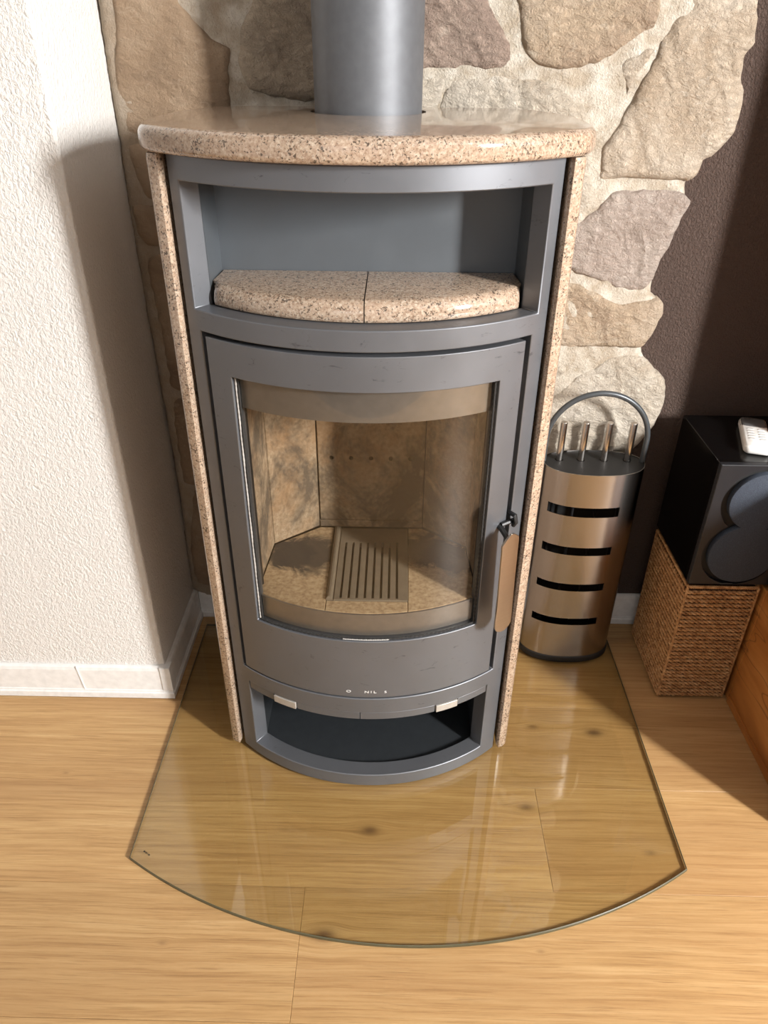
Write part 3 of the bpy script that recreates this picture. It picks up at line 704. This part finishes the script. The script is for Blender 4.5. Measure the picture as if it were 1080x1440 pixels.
for i, x in enumerate(tx):
    lab = 'steel-handled fire tool in the stand, '+where[i]
    if proto is None:
        proto = thing('fire_tool', lab, 'fire tool', (x, 1.408, .0215), 'fire tools in the steel stand')
        ps = []
        bm = bmesh.new(); bm_tube(bm, [(0, 0, .487), (0, 0, .579), (0, 0, .5810)], [.0074, .0074, .0066], 20)
        ps.append(from_bm('handle', bm, 'steel_rod', proto, smooth=40))
        ps.append(tube('shaft', [(0, 0, .03), (0, 0, .4868)], .0036, 'black_paint', proto, seg=8))
        bm = bmesh.new(); bm_box(bm, -.014, .014, -.005, .005, 0, .06); ps.append(from_bm('tool_head', bm, 'black_paint', proto, bev=.002))
    else:
        t = proto.copy(); COL.objects.link(t); t.location.x = x; t['label'] = lab
        for c in ps: d = c.copy(); COL.objects.link(d); d.parent = t

st.location.z = .0078
for o in COL.objects:
    if o.name.startswith('fire_tool') and o is not st and o.parent is None: o.location.z += .0078

# ================================================================ BASKET
bx0, bx1, by0, by1, bh = .6590, .8105, 1.2310, 1.4510, .3230
bk = thing('wicker_basket', 'square brown seagrass wicker basket standing under the black speaker', 'basket', ((bx0+bx1)/2, (by0+by1)/2, 0))
def K(o): return rel(o, bk)
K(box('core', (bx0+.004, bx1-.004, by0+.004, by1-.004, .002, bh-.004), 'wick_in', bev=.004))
def perim(d, rc=.007):
    x0, x1, y0, y1 = bx0+d, bx1-d, by0+d, by1-d; pts = []
    for cx_, cy_, a in ((x1-rc, y0+rc, -PI/2), (x1-rc, y1-rc, 0), (x0+rc, y1-rc, PI/2), (x0+rc, y0+rc, PI)):
        for q in range(4): t = a+q*PI/6; pts.append((cx_+rc*math.cos(t), cy_+rc*math.sin(t)))
    return pts
pp = perim(.0015); seq = []
for i in range(len(pp)):
    a = Vector(pp[i]); b = Vector(pp[(i+1) % len(pp)]); L = (b-a).length; k = max(1, round(L/.0031)); d = (b-a).normalized()
    for q in range(k): seq.append((a.lerp(b, q/k), Vector((d.y, -d.x)), L/k))
ln = 0; path = []
for p, nn, dl in seq: path.append((p, nn, ln)); ln += dl
PER = ln/round(ln/.0205)
bm = bmesh.new(); rows = 27; pitch = (bh-.016)/rows
for r_ in range(rows):
    for s in (0, 1):
        pts = []
        jz = random.uniform(-.0004, .0004)
        for i, (p, nn, l) in enumerate(path):
            ph = 2*PI*l/PER+PI*s+(PI/2 if r_ % 2 else 0)
            o_ = .0024*math.sin(ph)+.0006*noise.noise(Vector((l*90, r_*3.3, s*5)))
            z = .005+pitch*(r_+.5)+.0024*math.cos(ph)+jz+.0007*noise.noise(Vector((l*60, r_*2.1, 4)))
            pts.append((p.x+nn.x*o_, p.y+nn.y*o_, z))
        bm_tube(bm, pts, .0027, 6, closed=True)
wv = K(from_bm('weave', bm, 'wicker', smooth=60)); wv['kind'] = 'stuff'
def braid(name, line, r, amp, per, up_):
    bm = bmesh.new(); line = [Vector(p) for p in line]
    for s in (0, 1, 2):
        pts = []; l = 0
        for i, p in enumerate(line):
            if i: l += (p-line[i-1]).length
            t = (line[min(i+1, len(line)-1)]-line[max(0, i-1)]).normalized(); u = t.cross(Vector(up_)).normalized(); v = t.cross(u)
            ph = 2*PI*l/per+s*2*PI/3; pts.append(p+u*amp*math.cos(ph)+v*amp*math.sin(ph))
        bm_tube(bm, pts, r, 6)
    return K(from_bm(name, bm, 'wicker', smooth=60))
rim = perim(.002); rl = []
for i in range(len(rim)+1):
    a = Vector(rim[i % len(rim)]); b = Vector(rim[(i+1) % len(rim)]); k = max(1, round((b-a).length/.0025))
    if i < len(rim): rl += [(*a.lerp(b, q/k), bh-.0032) for q in range(k)]
rl.append(rl[0])
braid('rim_braid', rl, .0021, .0021, .014, (0, 0, 1))
for cx_, cy_ in ((bx0, by0), (bx1, by0), (bx0, by1), (bx1, by1)):
    ex, ey = (.0022 if cx_ == bx0 else -.0022), (.0022 if cy_ == by0 else -.0022)
    braid('corner_braid', [(cx_+ex, cy_+ey, .004+(bh-.008)*i/120) for i in range(121)], .0018, .0016, .013, (1, 0, 0))

# ================================================================ SPEAKER
x0, x1, z0, z1 = .6580, .8380, .3300, .6100
sp = thing('speaker', 'black box loudspeaker with grey grille of two discs, on the wicker basket', 'speaker', ((x0+x1)/2, 1.34, z0-.002))
def P_(o): return rel(o, sp)
P_(box('cabinet_box', (x0, x1, 1.2420, 1.4520, z0, z1), 'veneer', bev=.001))
def two_discs(c1, r1, c2, r2, k=60):
    d = Vector(c2)-Vector(c1); D = d.length; a = math.atan2(d.y, d.x)
    h1 = math.acos((D*D+r1*r1-r2*r2)/(2*D*r1)) if D < r1+r2 else .0
    h2 = math.acos((D*D+r2*r2-r1*r1)/(2*D*r2)) if D < r1+r2 else .0
    o_ = [(c1[0]+r1*math.cos(a+h1+(2*PI-2*h1)*i/k), c1[1]+r1*math.sin(a+h1+(2*PI-2*h1)*i/k)) for i in range(k+1)]
    b = a+PI
    o_ += [(c2[0]+r2*math.cos(b+h2+(2*PI-2*h2)*i/k), c2[1]+r2*math.sin(b+h2+(2*PI-2*h2)*i/k)) for i in range(1, k)]
    return o_
def frontplate(name, outline, prof, mat, holes=()):
    o = loft(name, outline, prof, mat, holes=holes, smooth=35)
    for v in o.data.vertices: v.co = (v.co.x, 1.2415-v.co.z, v.co.y)
    bm = bmesh.new(); bm.from_mesh(o.data); bmesh.ops.recalc_face_normals(bm, faces=bm.faces); bm.to_mesh(o.data); bm.free(); return P_(o)
c1, c2 = (.7500, .4070), (.7560, .5290)
frontplate('baffle', [(x0, z0), (x1, z0), (x1, z1), (x0, z1)], [(0, 0), (0, .0105), (.0012, .0117)], 'spk_front', holes=[two_discs((.7450, .4080), .0768, (.7500, .5290), .0725)])
frontplate('groove', [(x0+.004, z0+.002), (x1-.004, z0+.002), (x1-.004, z1-.004), (x0+.004, z1-.004)], [(0, 0), (0, .0012)], 'rubber')
frontplate('grille', two_discs(c1, .0690, c2, .0635), [(0, .0014), (0, .0125), (.0008, .0140), (.0022, .0146)], 'cloth')
P_(box('brand_strip', (.722, .747, 1.2283, 1.2296, .3322, .3340), 'handle_grey', bev=None)).name = 'badge_strip'
for px_, py_ in ((x0+.015, 1.26), (x1-.015, 1.26), (x0+.015, 1.435), (x1-.015, 1.435)):
    P_(loft('foot', circle(px_, py_, .006, 14), [(0, z0-.002), (0, z0)], 'rubber'))

# remote control on the speaker
rm = thing('remote_control', 'small white remote control with dark top end lying on the speaker', 'remote control', (.7600, 1.338, z1))
L_, W_ = .144, .051
def rrect(w_, l, r, k=6):
    o_ = []
    for cx_, cy_, a in ((w_/2-r, -l/2+r, -PI/2), (w_/2-r, l/2-r, 0), (-w_/2+r, l/2-r, PI/2), (-w_/2+r, -l/2+r, PI)):
        for q in range(k+1): t = a+q*PI/2/k; o_.append((cx_+r*math.cos(t), cy_+r*math.sin(t)))
    return o_
body = loft('body', rrect(W_, L_, .012), [(.004, .0006), (.0, .004), (0, .012), (.0015, .0155), (.005, .0170)], 'remote', smooth=50); body.parent = rm
dsp = loft('display', [(x, y+.047) for x, y in rrect(W_-.001, .049, .010)], [(.0, .006), (0, .0135), (.0018, .0166), (.005, .0180)], 'remote_dark', smooth=50); dsp.parent = rm
for c in range(2):
    for r_ in range(5):
        b_ = loft('button', [(x+(-.0095 if c == 0 else .0105), y+.012-r_*.0115) for x, y in rrect(.0125, .0042, .0018, 3)], [(0, .0168), (0, .0178), (.0006, .0182)], 'button', smooth=40); b_.parent = rm
rm.rotation_euler.z = math.radians(-17)

# ================================================================ PINE CABINET
cb = thing('pine_cabinet', 'orange pine cabinet at the right edge beside the wicker basket', 'cabinet', (1.2, 1.04, 0))
def Q(o): return rel(o, cb)
cx0, cx1, cy0, cy1, ch = .8195, 1.62, .865, 1.222, .600
Q(box('side_panel', (cx0, cx0+.022, cy0+.002, cy1, .012, ch-.022), 'pine', bev=.002))
Q(box('side_panel', (cx1-.022, cx1, cy0+.002, cy1, .0008, ch-.022), 'pine', bev=.002))
Q(box('top_board', (cx0, cx1, cy0, cy1, ch-.0215, ch), 'pine', bev=.003))
Q(box('back_panel', (cx0+.023, cx1-.023, cy1-.01, cy1, .02, ch-.022), 'pine'))
Q(box('bottom_board', (cx0+.0225, cx1-.0225, cy0+.02, cy1-.011, .03, .048), 'pine'))
Q(box('plinth_strip', (cx0-.0035, cx0+.006, cy0+.002, cy1, .0008, .020), 'pine', bev=.001))
Q(box('rear_board', (cx0, .862, cy1+.0005, 1.4800, .0008, .320), 'pine', bev=.002))
for k in range(2):
    xa = cx0+.0235+k*.3775; d = Q(box('door', (xa, xa+.3755, cy0, cy0+.019, .03, ch-.023), 'pine', bev=.002))
    kn = loft('knob', circle(xa+(.34 if k == 0 else .035), 0, .010, 16), [(.003, 0), (.0, .012), (.003, .02)], 'pine')
    for v in kn.data.vertices: v.co = (v.co.x, cy0-v.co.z, .38+v.co.y)
    kn.parent = d
# unseen cupboard behind it, right of the speaker, added to shade the brown wall
tc = thing('unseen_shade_cupboard', 'unseen tall pine cupboard added right of the speaker to shade the wall', 'cupboard', (1.2, 1.36, 0))
for nm, b in (('side_panel', (.866, .888, 1.2305, 1.4835, .0008, 2.0)), ('side_panel', (1.578, 1.60, 1.2305, 1.4835, .0008, 2.0)), ('top_board', (.862, 1.604, 1.228, 1.4840, 2.0005, 2.022)),
              ('back_panel', (.889, 1.577, 1.470, 1.480, .0008, 1.999)), ('door', (.889, 1.232, 1.232, 1.25, .02, 1.997)), ('door', (1.234, 1.577, 1.232, 1.25, .02, 1.997))):
    rel(box(nm, b, 'pine', bev=.002), tc)
